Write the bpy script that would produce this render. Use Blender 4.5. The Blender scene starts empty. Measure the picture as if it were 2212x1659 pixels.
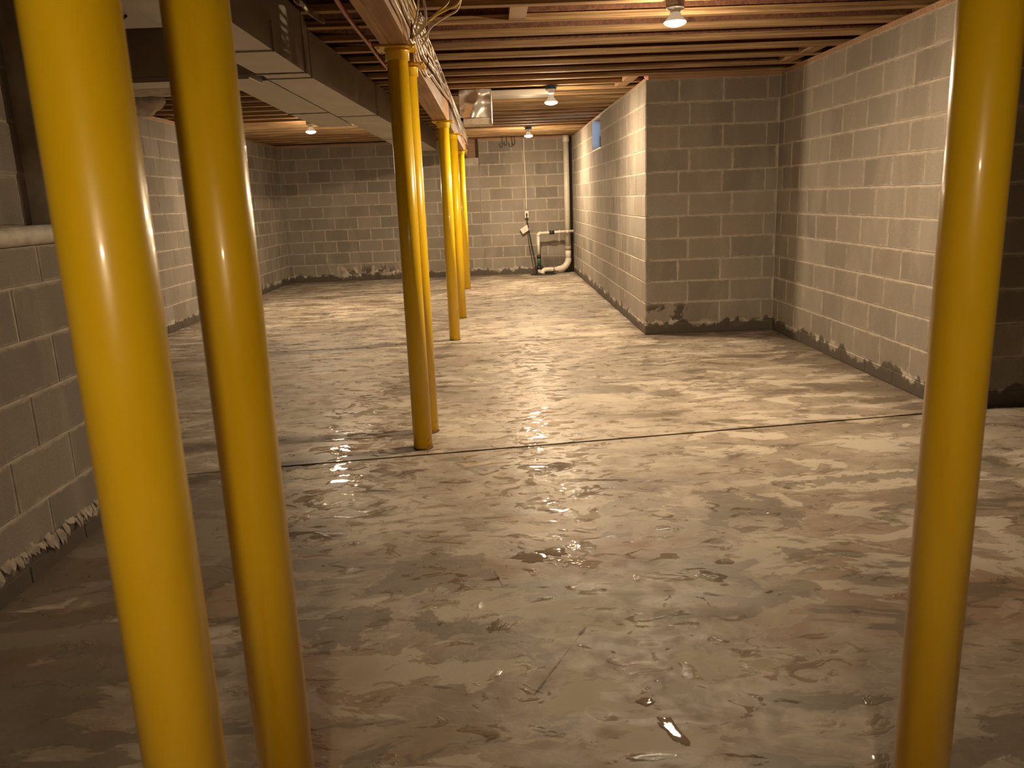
import bpy, bmesh, math, random
from mathutils import Vector, Matrix, noise as mnoise
random.seed(7)
scene = bpy.context.scene
COL = scene.collection

# ---------------------------------------------------------------- camera
cam_d = bpy.data.cameras.new('camera'); cam = bpy.data.objects.new('camera', cam_d); COL.objects.link(cam)
RX = Vector((0.99893953, -0.02539510, -0.03840452)); UX = Vector((0.04319065, 0.22791380, 0.97272291)); FX = Vector((0.01594947, 0.97335009, -0.22876894))
m = Matrix((( RX.x, UX.x, -FX.x, 0), (RX.y, UX.y, -FX.y, 0), (RX.z, UX.z, -FX.z, 1.3435), (0, 0, 0, 1)))
cam.matrix_world = m
cam_d.sensor_width = 36; cam_d.lens = 1708.0 / 2212 * 36; cam_d.clip_start = 0.02; cam_d.clip_end = 100
cam_d.dof.use_dof = True; cam_d.dof.focus_distance = 6.0; cam_d.dof.aperture_fstop = 7.0
scene.camera = cam
# ---------------------------------------------------------------- world, exposure
w = bpy.data.worlds.new('world'); scene.world = w; w.use_nodes = True
w.node_tree.nodes['Background'].inputs[0].default_value = (0.10, 0.40, 0.90, 1)
w.node_tree.nodes['Background'].inputs[1].default_value = 6.5
scene.view_settings.view_transform = 'Standard'; scene.view_settings.look = 'None'
scene.view_settings.gamma = 1; scene.view_settings.use_curve_mapping = False
scene.view_settings.exposure = 0.0
LAMP_COLOR = (1.0, 0.76, 0.49); LAMP_POWER = 1700.0; GLASS_GLOW = .35
scene.cycles.max_bounces = 5; scene.cycles.diffuse_bounces = 3; scene.cycles.glossy_bounces = 3
scene.cycles.use_adaptive_sampling = True; scene.cycles.adaptive_threshold = .04
scene.cycles.sample_clamp_indirect = 4.0; scene.cycles.sample_clamp_direct = 0
scene.cycles.caustics_reflective = False; scene.cycles.caustics_refractive = False
scene.cycles.use_denoising = True

# ---------------------------------------------------------------- dimensions
C = 0.2032; BL = 0.4064
H = 2.3371; SILL = 0.038; JB = H + SILL; JD = 0.241; SUB = JB + JD
XJ, YJ, YF, XL, XR, YD = 1.4389, 7.5639, 14.432, -3.6915, 2.6765, 4.56
XN, YN = -1.781, 3.45
XE, YB = 4.6, -3.2
JOIST0 = 5.13

# ---------------------------------------------------------------- node helper
class Mat:
    def __init__(s, name):
        s.m = bpy.data.materials.new(name); s.m.use_nodes = True; s.nt = s.m.node_tree
        s.b = s.nt.nodes['Principled BSDF']; s._pos = None
    def n(s, t, **k):
        nd = s.nt.nodes.new(t)
        for a, v in k.items(): setattr(nd, a, v)
        return nd
    def L(s, a, b): s.nt.links.new(a, b)
    def put(s, sock, v):
        if isinstance(v, (int, float)): sock.default_value = v
        elif isinstance(v, (tuple, list)): sock.default_value = tuple(v) + ((1,) if len(v) == 3 and len(sock.default_value) == 4 else ())
        else: s.L(v, sock)
    def pos(s):
        if s._pos is None: s._pos = s.n('ShaderNodeNewGeometry').outputs['Position']
        return s._pos
    def xyz(s):
        q = s.n('ShaderNodeSeparateXYZ'); s.L(s.pos(), q.inputs[0]); return q.outputs
    def obj(s): return s.n('ShaderNodeTexCoord').outputs['Object']
    def rnd(s): return s.n('ShaderNodeObjectInfo').outputs['Random']
    def scale(s, v, sc, off=(0, 0, 0)):
        q = s.n('ShaderNodeMapping'); s.L(v, q.inputs[0]); q.inputs['Scale'].default_value = sc; q.inputs['Location'].default_value = off; return q.outputs[0]
    def noise(s, v, sc, det=3, rough=.55, dist=0., out='Fac'):
        q = s.n('ShaderNodeTexNoise'); s.L(v, q.inputs['Vector']); q.inputs['Scale'].default_value = sc
        q.inputs['Detail'].default_value = det; q.inputs['Roughness'].default_value = rough; q.inputs['Distortion'].default_value = dist
        return q.outputs[out]
    def vor(s, v, sc, feat='F1', out='Distance'):
        q = s.n('ShaderNodeTexVoronoi', feature=feat); s.L(v, q.inputs['Vector']); q.inputs['Scale'].default_value = sc; return q.outputs[out]
    def math(s, op, a, b=0., c=None, clamp=False):
        q = s.n('ShaderNodeMath', operation=op, use_clamp=clamp); s.put(q.inputs[0], a); s.put(q.inputs[1], b)
        if c is not None: s.put(q.inputs[2], c)
        return q.outputs[0]
    def ramp(s, v, lo, hi, a=0., b=1., smooth=True):
        q = s.n('ShaderNodeMapRange', interpolation_type='SMOOTHSTEP' if smooth else 'LINEAR')
        s.put(q.inputs[0], v); s.put(q.inputs[1], lo); s.put(q.inputs[2], hi); s.put(q.inputs[3], a); s.put(q.inputs[4], b); return q.outputs[0]
    def mix(s, f, a, b, mode='MIX'):
        q = s.n('ShaderNodeMix', data_type='RGBA', blend_type=mode); s.put(q.inputs[0], f)
        s.put(q.inputs[6], a); s.put(q.inputs[7], b); return q.outputs[2]
    def fmix(s, f, a, b):
        q = s.n('ShaderNodeMix', data_type='FLOAT'); s.put(q.inputs[0], f); s.put(q.inputs[2], a); s.put(q.inputs[3], b); return q.outputs[0]
    def bump(s, h, st=.3, d=.002):
        q = s.n('ShaderNodeBump'); q.inputs['Strength'].default_value = st; q.inputs['Distance'].default_value = d
        s.L(h, q.inputs['Height']); s.L(q.outputs[0], s.b.inputs['Normal']); return q
    def set(s, **k):
        for a, v in k.items(): s.put(s.b.inputs[a.replace('_', ' ')], v)
        return s

def plain(name, col, rough=.5, metal=0., var=.12, sc=20., bump=0., **k):
    M = Mat(name); f = M.noise(M.pos(), sc, 3)
    c = M.mix(M.ramp(f, .3, .7), [x * (1 - var) for x in col], [min(1, x * (1 + var)) for x in col])
    M.set(Base_Color=c, Roughness=M.ramp(f, .3, .7, rough * .85, min(1, rough * 1.15)), Metallic=metal, **k)
    if bump: M.bump(f, bump, .002)
    return M.m

# ---------------------------------------------------------------- materials
def block_material(name, joint):
    M = Mat(name); p = M.pos(); z = M.xyz()[2]
    if joint:
        base = M.mix(M.ramp(M.noise(p, 9, 3), .3, .7), (.38, .335, .28), (.53, .475, .405))
        rough = .9
    else:
        r = M.rnd()
        base = M.mix(r, (.205, .183, .155), (.325, .292, .250))
        # cooler or warmer blocks
        r2 = M.math('FRACT', M.math('MULTIPLY', r, 17.3))
        base = M.mix(M.ramp(r2, .1, .9, 0, .5), base, (.285, .240, .195))
        st = M.noise(M.scale(p, (1.3, 1.3, .5)), 2.2, 4, .6, .6)
        base = M.mix(M.ramp(st, .42, .7, 0, .45), base, (.40, .36, .31))
        fine = M.noise(p, 160, 2, .7)
        base = M.mix(M.ramp(fine, .35, .7, 0, .35), base, (.13, .11, .09))
        # mortar smeared round the rim of the face
        sm = M.noise(p, 14, 4, .7)
        o = M.obj(); q = M.n('ShaderNodeSeparateXYZ'); M.L(o, q.inputs[0])
        ex = M.math('SUBTRACT', .198, M.math('ABSOLUTE', q.outputs[0])); ez = M.math('SUBTRACT', .097, M.math('ABSOLUTE', q.outputs[2]))
        e = M.math('MINIMUM', ex, ez)
        edge = M.ramp(M.math('ADD', e, M.math('MULTIPLY', M.math('SUBTRACT', sm, .5), .05)), .0, .014, .5, 0)
        base = M.mix(edge, base, (.50, .445, .38))
        rough = .92
    # efflorescence and damp at the foot of the wall
    n1 = M.noise(M.scale(p, (1, 1, .35)), 7, 5, .65, .4)
    eff = M.math('MULTIPLY', M.ramp(M.math('ABSOLUTE', M.math('SUBTRACT', z, M.math('ADD', .10, M.math('MULTIPLY', M.math('SUBTRACT', n1, .5), .22)))), .012, .035, 1, 0), M.ramp(M.noise(p, 3.1, 3), .44, .6))
    base = M.mix(M.math('MULTIPLY', eff, .7), base, (.60, .54, .47))
    X, Y, _z = M.xyz()
    def within(v, a, b, f=.04): return M.math('MULTIPLY', M.ramp(v, a - f, a + f), M.ramp(v, b - f, b + f, 1, 0))
    n3 = M.noise(p, 8, 4, .6, .5)
    bA = M.math('MULTIPLY', M.math('MULTIPLY', within(X, 1.45, 1.84), within(Y, 7.5, 7.62)), within(z, .11, .29))
    bB = M.math('MULTIPLY', M.math('MULTIPLY', within(X, -2.9, -1.6, .2), within(Y, 14.3, 14.6)), within(z, .03, .24, .08))
    bC = M.math('MULTIPLY', M.math('MULTIPLY', within(X, .86, 1.42, .06), within(Y, 14.3, 14.6)), within(z, .0, .30, .08))
    base = M.mix(M.math('MULTIPLY', bB, M.ramp(M.noise(M.scale(p, (1, 1, .5)), 9, 4, .7), .5, .6, 0, .8)), base, (.62, .56, .48))
    base = M.mix(M.math('MULTIPLY', M.math('ADD', bA, bB), M.ramp(n3, .52, .56, 0, .85)), base, (.07, .058, .045))
    base = M.mix(M.math('MULTIPLY', bC, .7), base, (.10, .08, .06))
    n2 = M.noise(M.scale(p, (1, 1, .6)), 5, 5, .65, .3)
    damp = M.ramp(M.math('SUBTRACT', z, M.math('MULTIPLY', M.math('SUBTRACT', n2, .22), .36)), -.012, .012, .88, 0)
    base = M.mix(damp, base, (.075, .062, .048))
    M.set(Base_Color=base, Roughness=M.fmix(damp, rough, .62), Specular_IOR_Level=.25)
    M.bump(M.math('ADD', M.noise(p, 120, 3, .7), M.math('MULTIPLY', M.noise(p, 18, 3), 1.2)), .35, .003)
    return M.m
M_BLOCK = block_material('concrete_block', False)
M_MORTAR = block_material('mortar', True)

def floor_material():
    M = Mat('wet_concrete'); p = M.pos(); x, y, z = M.xyz()
    warp = M.noise(p, 1.6, 3, .5, 0, 'Color')
    pw = M.mix(.22, p, warp, 'ADD')
    big = M.noise(pw, .55, 4, .6, .5)
    mid = M.noise(M.scale(pw, (1, 1.25, 1)), 2.1, 6, .62, .7)
    fine = M.noise(pw, 11, 6, .65, .3)
    vfine = M.noise(p, 70, 3, .6)
    base = M.mix(M.ramp(mid, .36, .64), (.27, .222, .172), (.42, .36, .29))
    base = M.mix(M.ramp(fine, .35, .7, 0, .5), base, (.215, .172, .128))
    sw = M.noise(M.scale(pw, (.9, 1.6, 1)), 3.2, 2, .5, 3.5)
    base = M.mix(M.ramp(M.math('ABSOLUTE', M.math('SUBTRACT', sw, .5)), .0, .03, .35, 0), base, (.50, .44, .36))
    brown_tint = M.ramp(M.noise(pw, .9, 5, .6, .4), .42, .60, 0, .85)  # patchy brown tint, strongest towards the near end of the slab
    brown_tint = M.math('MULTIPLY', brown_tint, M.ramp(y, 2.2, 3.6, 1, .15))
    base = M.mix(brown_tint, base, (.27, .165, .095))
    isl = M.noise(M.scale(pw, (.8, 1.7, 1), (3, 5, 0)), 3.4, 6, .6, .5)
    lightm = M.math('MULTIPLY', M.ramp(isl, .525, .545), M.ramp(M.noise(p, .8, 2), .40, .52, .25, 1))
    base = M.mix(M.math('MULTIPLY', lightm, .75), base, (.55, .49, .40))
    def near(v, a, b): return M.ramp(v, a, b)
    bias = M.math('MULTIPLY', near(x, 2.05, 2.7), M.ramp(y, 4.4, 4.7))
    bias = M.math('MAXIMUM', bias, M.math('MULTIPLY', near(y, 7.0, 7.6), M.ramp(x, 1.35, 1.5)))
    bias = M.math('MAXIMUM', bias, M.math('MULTIPLY', near(y, 13.3, 14.4), M.ramp(x, .3, .8, .6, 0)))
    bias = M.math('MAXIMUM', bias, M.ramp(x, -3.3, -3.7, 0, .5))
    bias = M.math('MAXIMUM', bias, M.math('MULTIPLY', M.ramp(x, -.45, -1.6), M.ramp(y, 3.4, 4.4, 1.3, 0)))  # spreads the dark patches over the near left of the slab
    dn = M.noise(M.scale(pw, (.75, 1.8, 1), (1.7, 9, 0)), 2.6, 6, .6, .5)
    dv = M.math('ADD', dn, M.math('MULTIPLY', bias, .17))
    # single marks on the slab: (ax, ay, bx, by, width, ragged)
    wob = M.math('SUBTRACT', M.noise(p, 9, 4, .65), .5)
    def seg(ax, ay, bx_, by, w_, rag):
        dx, dy = bx_ - ax, by - ay; L2 = dx * dx + dy * dy
        px, py = M.math('SUBTRACT', x, ax), M.math('SUBTRACT', y, ay)
        if L2 > 1e-9:
            t = M.math('MULTIPLY_ADD', px, dx / L2, M.math('MULTIPLY', py, dy / L2), clamp=True)
            px = M.math('SUBTRACT', px, M.math('MULTIPLY', t, dx)); py = M.math('SUBTRACT', py, M.math('MULTIPLY', t, dy))
        d = M.math('SQRT', M.math('MULTIPLY_ADD', px, px, M.math('MULTIPLY', py, py)))
        return M.math('SUBTRACT', M.math('MULTIPLY_ADD', wob, rag, d), w_)
    marks = None
    for q in [(.50, 2.33, .78, 2.34, .030, .10), (.78, 2.34, 1.02, 2.48, .045, .16), (-.34, 2.66, -.20, 2.72, .13, .5), (-.28, 2.36, -.12, 2.29, .05, .25), (-.55, 2.30, -.50, 2.42, .09, .4),
              (.42, 2.96, .50, 2.97, .03, .12), (.82, 2.86, .83, 2.87, .022, .03), (1.25, 2.15, 1.27, 2.2, .06, .12), (.95, 3.3, 1.2, 3.1, .09, .5), (2.02, 5.15, 2.06, 5.16, .035, .05),
              (-.25, 3.95, -.10, 3.75, .012, .03), (.35, 3.62, .33, 3.5, .008, .02), (1.3, 3.45, 2.0, 3.5, .04, .25)]:
        v = seg(*q); marks = v if marks is None else M.math('MINIMUM', marks, v)
    mk = M.ramp(marks, -.006, .006, 1, 0)
    crack = M.ramp(M.math('MINIMUM', seg(.242, 2.277, .061, 1.94, .0016, .03), M.math('MINIMUM', seg(-.05, 2.70, -.02, 2.58, .0016, .01), seg(-.08, 2.575, .03, 2.565, .003, .02))), 0, .003, 1, 0)
    ring = M.math('MINIMUM', M.math('ABSOLUTE', seg(.222, 1.849, .232, 1.84, .026, .05)), M.math('ABSOLUTE', seg(.405, 2.16, .445, 2.158, .014, .03)))
    ring = M.ramp(ring, .002, .007, 1, 0)
    damp = M.math('MAXIMUM', M.ramp(dv, .575, .597), mk)
    soft = M.ramp(dv, .47, .62)
    base = M.mix(M.math('MULTIPLY', soft, .35), base, (.19, .15, .112))
    base = M.mix(M.math('MULTIPLY', damp, .58), base, (.115, .088, .062))
    base = M.mix(M.math('MULTIPLY', ring, .55), base, (.60, .54, .46))
    base = M.mix(M.math('MULTIPLY', crack, .8), base, (.07, .04, .022))
    # standing water film, mostly in two shallow troughs of the slab
    tr = M.math('MAXIMUM', M.math('MULTIPLY', M.ramp(M.math('ABSOLUTE', M.math('ADD', x, .74)), .10, .5, 1, 0), M.math('MULTIPLY', M.ramp(y, 2.9, 3.4), M.ramp(y, 5.6, 7.5, 1, 0))),
                M.math('MULTIPLY', M.ramp(M.math('ABSOLUTE', M.math('SUBTRACT', x, .25)), .08, .38, 1, 0), M.math('MULTIPLY', M.ramp(y, 2.5, 3.3), M.ramp(y, 6.5, 9, 1, 0))))
    pn = M.noise(M.scale(pw, (1, 1.8, 1), (7, 2, 0)), 7.5, 6, .62, .9)
    wv = M.math('MULTIPLY_ADD', tr, .085, pn)
    wet = M.ramp(wv, .582, .596)
    base = M.mix(M.math('MULTIPLY', wet, .12), base, (.16, .125, .09))
    rough = M.ramp(fine, .3, .7, .50, .70)
    rough = M.fmix(lightm, rough, .75)
    rough = M.fmix(M.math('MULTIPLY', soft, .8), rough, .42)
    rough = M.fmix(M.math('MULTIPLY', tr, .35), rough, .30)
    rough = M.fmix(wet, rough, .04)
    M.set(Base_Color=base, Roughness=rough, Specular_IOR_Level=.5)
    hgt = M.math('ADD', M.math('MULTIPLY', fine, .8), M.math('ADD', M.math('MULTIPLY', vfine, .25), M.math('MULTIPLY', mid, 1.5)))
    hgt = M.math('MULTIPLY', hgt, M.fmix(wet, 1., .45))
    hgt = M.math('ADD', hgt, M.math('MULTIPLY', M.ramp(wv, .59, .66), .8))
    hgt = M.math('ADD', hgt, M.math('MULTIPLY', wet, M.math('MULTIPLY', M.noise(M.scale(p, (1, 1.6, 1)), 10, 3, .6), 2.2)))
    M.bump(hgt, .34, .004)
    return M.m
M_FLOOR = floor_material()
M_FLOORGAP = plain('joint_dirt', (.03, .022, .016), .8)

def wood_material(name, a, b, axis=0, grain=60, rough=.6):
    M = Mat(name); p = M.pos(); sc = [grain] * 3; sc[axis] = 1.6
    g = M.noise(M.scale(p, tuple(sc)), 1, 4, .6, .3); g2 = M.noise(p, 2.2, 2)
    r = M.rnd()
    c = M.mix(M.ramp(g, .38, .62), a, b); c = M.mix(M.ramp(g2, .35, .7, 0, .35), c, [v * .6 for v in a])
    c = M.mix(M.math('MULTIPLY', r, .35), c, [v * .75 for v in b])
    M.set(Base_Color=c, Roughness=rough); M.bump(g, .15, .001); return M.m
M_FLANGE = wood_material('joist_flange_wood', (.20, .11, .045), (.54, .35, .17), 0, 75, .8)
M_BEAM = wood_material('laminated_beam_wood', (.34, .175, .075), (.50, .285, .13), 1, 45)
M_SILL = wood_material('sill_lumber', (.30, .17, .09), (.45, .28, .16), 0)
def osb():
    M = Mat('strand_board'); p = M.pos()
    v = M.n('ShaderNodeTexVoronoi'); M.L(M.scale(p, (14, 40, 26)), v.inputs['Vector']); v.inputs['Scale'].default_value = 1
    c = M.mix(M.ramp(M.noise(p, 22, 3, .6, 2.), .3, .7), (.075, .028, .016), (.22, .090, .048))
    q = M.n('ShaderNodeSeparateColor'); M.L(v.outputs['Color'], q.inputs[0])
    c = M.mix(M.math('MULTIPLY', q.outputs[0], .5), c, (.26, .12, .065))
    M.set(Base_Color=c, Roughness=.7); M.bump(q.outputs[1], .3, .002); return M.m
M_OSB = osb()
def yellow():
    M = Mat('yellow_enamel'); p = M.pos(); z = M.xyz()[2]
    n = M.noise(M.scale(p, (6, 6, 1.2)), 2, 3)
    c = M.mix(M.ramp(n, .3, .7), (.84, .52, .006), (.92, .60, .012))
    sc = M.math('MULTIPLY', M.ramp(M.noise(p, 30, 4, .7), .62, .66), M.ramp(z, .02, .3, .9, .0))
    c = M.mix(sc, c, (.16, .10, .04))
    M.set(Base_Color=c, Roughness=M.ramp(n, .3, .7, .26, .36), Specular_IOR_Level=.5, Coat_Weight=.2, Coat_Roughness=.08)
    M.bump(M.noise(p, 38, 2), .10, .002); return M.m
M_YELLOW = yellow()
def sheet(name, col=(.50, .49, .46), rough=.36, b=.25):
    M = Mat(name); p = M.pos(); n = M.noise(p, 2.2, 2, .5, .6); s = M.noise(p, 5, 2)
    c = M.mix(M.ramp(s, .3, .7), [v * .94 for v in col], col)
    M.set(Base_Color=c, Metallic=.85, Roughness=M.ramp(s, .3, .7, rough * .85, rough * 1.15)); M.bump(n, b, .02); return M.m
M_DUCT = sheet('galvanised_sheet', (.50, .46, .40), .44, .06)
M_DUCTSHINY = sheet('bright_galvanised_sheet', (.62, .58, .55), .30, .3)
M_WRAP = plain('duct_insulation_wrap', (.46, .40, .34), .75, 0, .25, 18, .6)
M_PVC = plain('white_pvc', (.72, .66, .55), .35, 0, .05, 12)
M_PVCD = plain('stained_pvc', (.40, .34, .27), .5, 0, .1, 20)
M_RUBBER = plain('black_rubber', (.018, .017, .016), .45, 0, .2, 30)
M_GREEN = plain('green_valve_plastic', (.015, .075, .045), .35, 0, .2, 30)
M_STEEL = plain('steel', (.55, .53, .50), .3, .9, .1, 60)
M_BLUEBOX = plain('blue_box_plastic', (.02, .075, .16), .4, 0, .15, 20)
M_PORC = plain('white_porcelain', (.62, .60, .56), .25, 0, .03, 20)
M_CABLE = plain('white_cable_sheath', (.62, .52, .42), .4, 0, .12, 9)
M_CABLEY = plain('yellow_cable_sheath', (.55, .38, .07), .4, 0, .12, 9)
M_PEX = plain('red_pex', (.35, .08, .05), .35, 0, .1, 9)
M_FOIL = plain('foil_tape', (.5, .45, .32), .3, .8, .3, 30, .5)
M_CAP = plain('painted_ledge', (.55, .50, .43), .6, 0, .2, 14, .4)
M_PITLID = plain('pit_lid_plastic', (.02, .018, .016), .4)
M_TAG = plain('white_card', (.75, .70, .62), .6, 0, .04, 20)
M_FRAMEW = plain('white_window_vinyl', (.70, .74, .78), .4, 0, .04, 10)
M_RUST = plain('rusty_steel', (.09, .05, .03), .6, .5, .3, 30)
M_WHITEP = plain('white_panel', (.58, .55, .50), .5, 0, .06, 6)
M_PINK = plain('pink_insulation', (.62, .30, .24), .95, 0, .2, 30, .8)
M_WATER = Mat('standing_water').set(Base_Color=(.27, .215, .16), Roughness=.03, Specular_IOR_Level=.55)
_n = M_WATER.noise(M_WATER.pos(), 28, 3, .5); M_WATER.bump(_n, .10, .002); M_WATER = M_WATER.m
M_GLASS = Mat('window_glass'); 
_t = M_GLASS.n('ShaderNodeBsdfTransparent'); _g = M_GLASS.n('ShaderNodeBsdfGlossy'); _g.inputs['Roughness'].default_value = .02
_mx = M_GLASS.n('ShaderNodeMixShader'); _mx.inputs[0].default_value = .08
M_GLASS.L(_t.outputs[0], _mx.inputs[1]); M_GLASS.L(_g.outputs[0], _mx.inputs[2]); M_GLASS.L(_mx.outputs[0], M_GLASS.nt.nodes['Material Output'].inputs[0]); M_GLASS = M_GLASS.m
def emit(name, col, st):
    M = Mat(name); M.set(Base_Color=(.8, .8, .8), Emission_Color=col, Emission_Strength=st, Roughness=.3); return M.m
M_LENS = emit('lit_lamp_lens', LAMP_COLOR, LAMP_POWER)
M_GLOW = emit('lit_lamp_glass', LAMP_COLOR, GLASS_GLOW)

# ---------------------------------------------------------------- mesh helpers
def obj(name, bm, mat, parent=None, smooth=False):
    me = bpy.data.meshes.new(name); bm.to_mesh(me); bm.free()
    if smooth:
        for f in me.polygons: f.use_smooth = True
    me.materials.append(mat)
    o = bpy.data.objects.new(name, me); COL.objects.link(o); o.parent = parent
    return o
def inst(name, me, parent=None):
    o = bpy.data.objects.new(name, me); COL.objects.link(o); o.parent = parent; return o
def bx(bm, x0, x1, y0, y1, z0, z1, bev=0.):
    r = bmesh.ops.create_cube(bm, size=1)
    vs = r['verts']
    for v in vs: v.co = Vector((x0 + (v.co.x + .5) * (x1 - x0), y0 + (v.co.y + .5) * (y1 - y0), z0 + (v.co.z + .5) * (z1 - z0)))
    if bev: bmesh.ops.bevel(bm, geom=list({e for v in vs for e in v.link_edges}), offset=bev, segments=1, affect='EDGES', profile=.7)
    return bm
def box(x0, x1, y0, y1, z0, z1, bev=0.): return bx(bmesh.new(), x0, x1, y0, y1, z0, z1, bev)
def lathe(bm, prof, seg=32, mat=None, cap=True):
    rings = []
    for r, z in prof:
        rings.append([bm.verts.new((r * math.cos(2 * math.pi * i / seg), r * math.sin(2 * math.pi * i / seg), z)) for i in range(seg)])
    for a, b in zip(rings, rings[1:]):
        for i in range(seg): bm.faces.new((a[i], a[(i + 1) % seg], b[(i + 1) % seg], b[i]))
    if cap:
        bm.faces.new(list(reversed(rings[0]))); bm.faces.new(rings[-1])
    if mat: bmesh.ops.transform(bm, matrix=mat, verts=[v for r in rings for v in r])
    bmesh.ops.recalc_face_normals(bm, faces=bm.faces)
    return bm
def smooth_path(pts, n=6):
    P = [Vector(p) for p in pts]; out = []
    for i in range(len(P) - 1):
        a = P[max(i - 1, 0)]; b = P[i]; c = P[i + 1]; d = P[min(i + 2, len(P) - 1)]
        for k in range(n):
            t = k / n
            out.append(.5 * ((2 * b) + (c - a) * t + (2 * a - 5 * b + 4 * c - d) * t * t + (3 * b - a - 3 * c + d) * t ** 3))
    return out + [P[-1]]
def tube(bm, pts, r, seg=8, flat=1., taper=None):
    pts = [Vector(p) for p in pts]; rings = []; prev = None
    for i, p in enumerate(pts):
        t = (pts[min(i + 1, len(pts) - 1)] - pts[max(i - 1, 0)]).normalized()
        u = prev if prev else (Vector((0, 0, 1)) if abs(t.z) < .9 else Vector((1, 0, 0)))
        s = t.cross(u).normalized(); u = s.cross(t).normalized(); prev = u
        rr = r if taper is None else r * taper[i]
        rings.append([bm.verts.new(p + s * (math.cos(2 * math.pi * k / seg) * rr * flat) + u * (math.sin(2 * math.pi * k / seg) * rr)) for k in range(seg)])
    for a, b in zip(rings, rings[1:]):
        for k in range(seg): bm.faces.new((a[k], a[(k + 1) % seg], b[(k + 1) % seg], b[k]))
    bm.faces.new(list(reversed(rings[0]))); bm.faces.new(rings[-1])
    return bm
def thing(name, label, cat, loc=(0, 0, 0), group=None):
    o = bpy.data.objects.new(name, None); COL.objects.link(o); o.location = loc; o.empty_display_size = .1
    return tag(o, label, cat, group)
def tag(o, label, cat, group=None):
    o['label'] = label; o['category'] = cat
    if group: o['group'] = group
    return o
def struct(o, label=None, cat=None):
    o['kind'] = 'structure'
    if label: o['label'] = label
    if cat: o['category'] = cat
    return o

# ---------------------------------------------------------------- floor: slabs cut by saw joints
floor = struct(obj('floor', box(-4.0, 4.9, -3.5, 14.7, -.25, -.03), M_FLOORGAP), 'wet grey brown concrete basement floor with dark saw cut joints', 'floor')
def jy(k, x): return [YB - .3, 4.172 + .123 * x, 7.518 + .018 * x, 12.105 + .026 * x, YF + .25][k]
for k in range(4):
    bm = bmesh.new(); N = 60; g = .012
    top = []; 
    for s in (0, 1):
        row = []
        for i in range(N + 1):
            x = -3.99 + (4.89 + 3.99) * i / N
            yy = jy(k + s, x) + (g if s == 0 else -g) + (random.uniform(-.0015, .0015) if 0 < k + s < 4 else 0)
            row.append((x, yy))
        top.append(row)
    V = [[bm.verts.new((x, y, z)) for (x, y) in row] for row in top for z in (0, -.0305)]
    a, al, b, bl = V
    for i in range(N):
        bm.faces.new((a[i], a[i + 1], b[i + 1], b[i])); bm.faces.new((al[i], al[i + 1], a[i + 1], a[i])); bm.faces.new((b[i], b[i + 1], bl[i + 1], bl[i])); bm.faces.new((bl[i], bl[i + 1], al[i + 1], al[i]))
    bm.faces.new((a[0], b[0], bl[0], al[0])); bm.faces.new((a[N], al[N], bl[N], b[N]))
    bmesh.ops.recalc_face_normals(bm, faces=bm.faces)
    obj('slab', bm, M_FLOOR, floor)

# ---------------------------------------------------------------- walls of separate blocks
def block_mesh():
    bm = box(-.1977, .1977, 0, .022, -.0965, .0965)
    es = [e for e in bm.edges if all(abs(v.co.y) < 1e-6 for v in e.verts)]
    bmesh.ops.bevel(bm, geom=es, offset=.0035, segments=1, affect='EDGES')
    me = bpy.data.meshes.new('block'); bm.to_mesh(me); bm.free(); me.materials.append(M_BLOCK); return me
def rough_block_mesh(seed):
    me = block_mesh(); rr = random.Random(seed)
    for v in me.vertices:
        v.co.x += rr.uniform(-.0012, .0012); v.co.z += rr.uniform(-.0012, .0012)
    return me
BLOCKS = [rough_block_mesh(i) for i in range(5)]
def wall(name, p0, p1, n, rows, offs, label, thick=.2, cut=None, core=None, face=0., xtra=(0, 0)):
    """p0->p1 runs along the face; n is the normal into the room; rows = list of (z0,z1); offs(row)->joint offset from p0"""
    p0 = Vector((p0[0], p0[1], 0)); p1 = Vector((p1[0], p1[1], 0)); d = (p1 - p0).normalized(); n = Vector((n[0], n[1], 0)); Ln = (p1 - p0).length
    zlo = min(r[0] for r in rows); zhi = max(r[1] for r in rows)
    bm = bmesh.new()
    segs = [(-xtra[0], Ln + xtra[1], zlo - .02, zhi)]
    if cut:
        a, b, z0, z1 = cut
        segs = [(-xtra[0], a, zlo - .02, zhi), (b, Ln + xtra[1], zlo - .02, zhi), (a, b, zlo - .02, z0)]
        if z1 < zhi - .001: segs.append((a, b, z1, zhi))
    for (s0, s1, za, zb) in segs:
        A = p0 + d * s0 - n * .004; B = p0 + d * s1 - n * thick
        bx(bm, min(A.x, B.x), max(A.x, B.x), min(A.y, B.y), max(A.y, B.y), za, zb)
    core = struct(obj(name, bm, M_MORTAR), label, 'wall')
    rot = math.atan2(d.y, d.x)
    # local +y of the block points into the wall
    flip = 1 if Vector((-math.sin(rot), math.cos(rot), 0)).dot(n) < 0 else -1
    for ri, (z0, z1) in enumerate(rows):
        o = offs(ri) % BL; s = o - BL
        while s < Ln - .001:
            a = max(s, 0.); b = min(s + BL, Ln); s += BL
            if b - a < .03: continue
            pieces = [(a, b)]
            if cut and z0 < cut[3] - .01 and z1 > cut[2] + .01:
                pieces = []
                if a < cut[0] - .02: pieces.append((a, min(b, cut[0])))
                if b > cut[1] + .02: pieces.append((max(a, cut[1]), b))
            for (a2, b2) in pieces:
                if b2 - a2 < .03: continue
                k = inst('block', random.choice(BLOCKS), core)
                hz = z1 - z0
                k.scale = ((b2 - a2 - .009) / .3954, flip, max(.02, hz - .009) / .193)
                c = p0 + d * ((a2 + b2) / 2)
                c = c + n * random.uniform(-.0008, .0012)
                k.location = (c.x, c.y, (z0 + z1) / 2 + (.0 if z0 > .001 else .001))
                k.rotation_euler = (0, 0, rot)
    return core
ROWS = [(max(0., H - (k + 1) * C), H - k * C) for k in range(12)]
def alt(a, b): return lambda r: (a if r % 2 == 0 else b)
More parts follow.
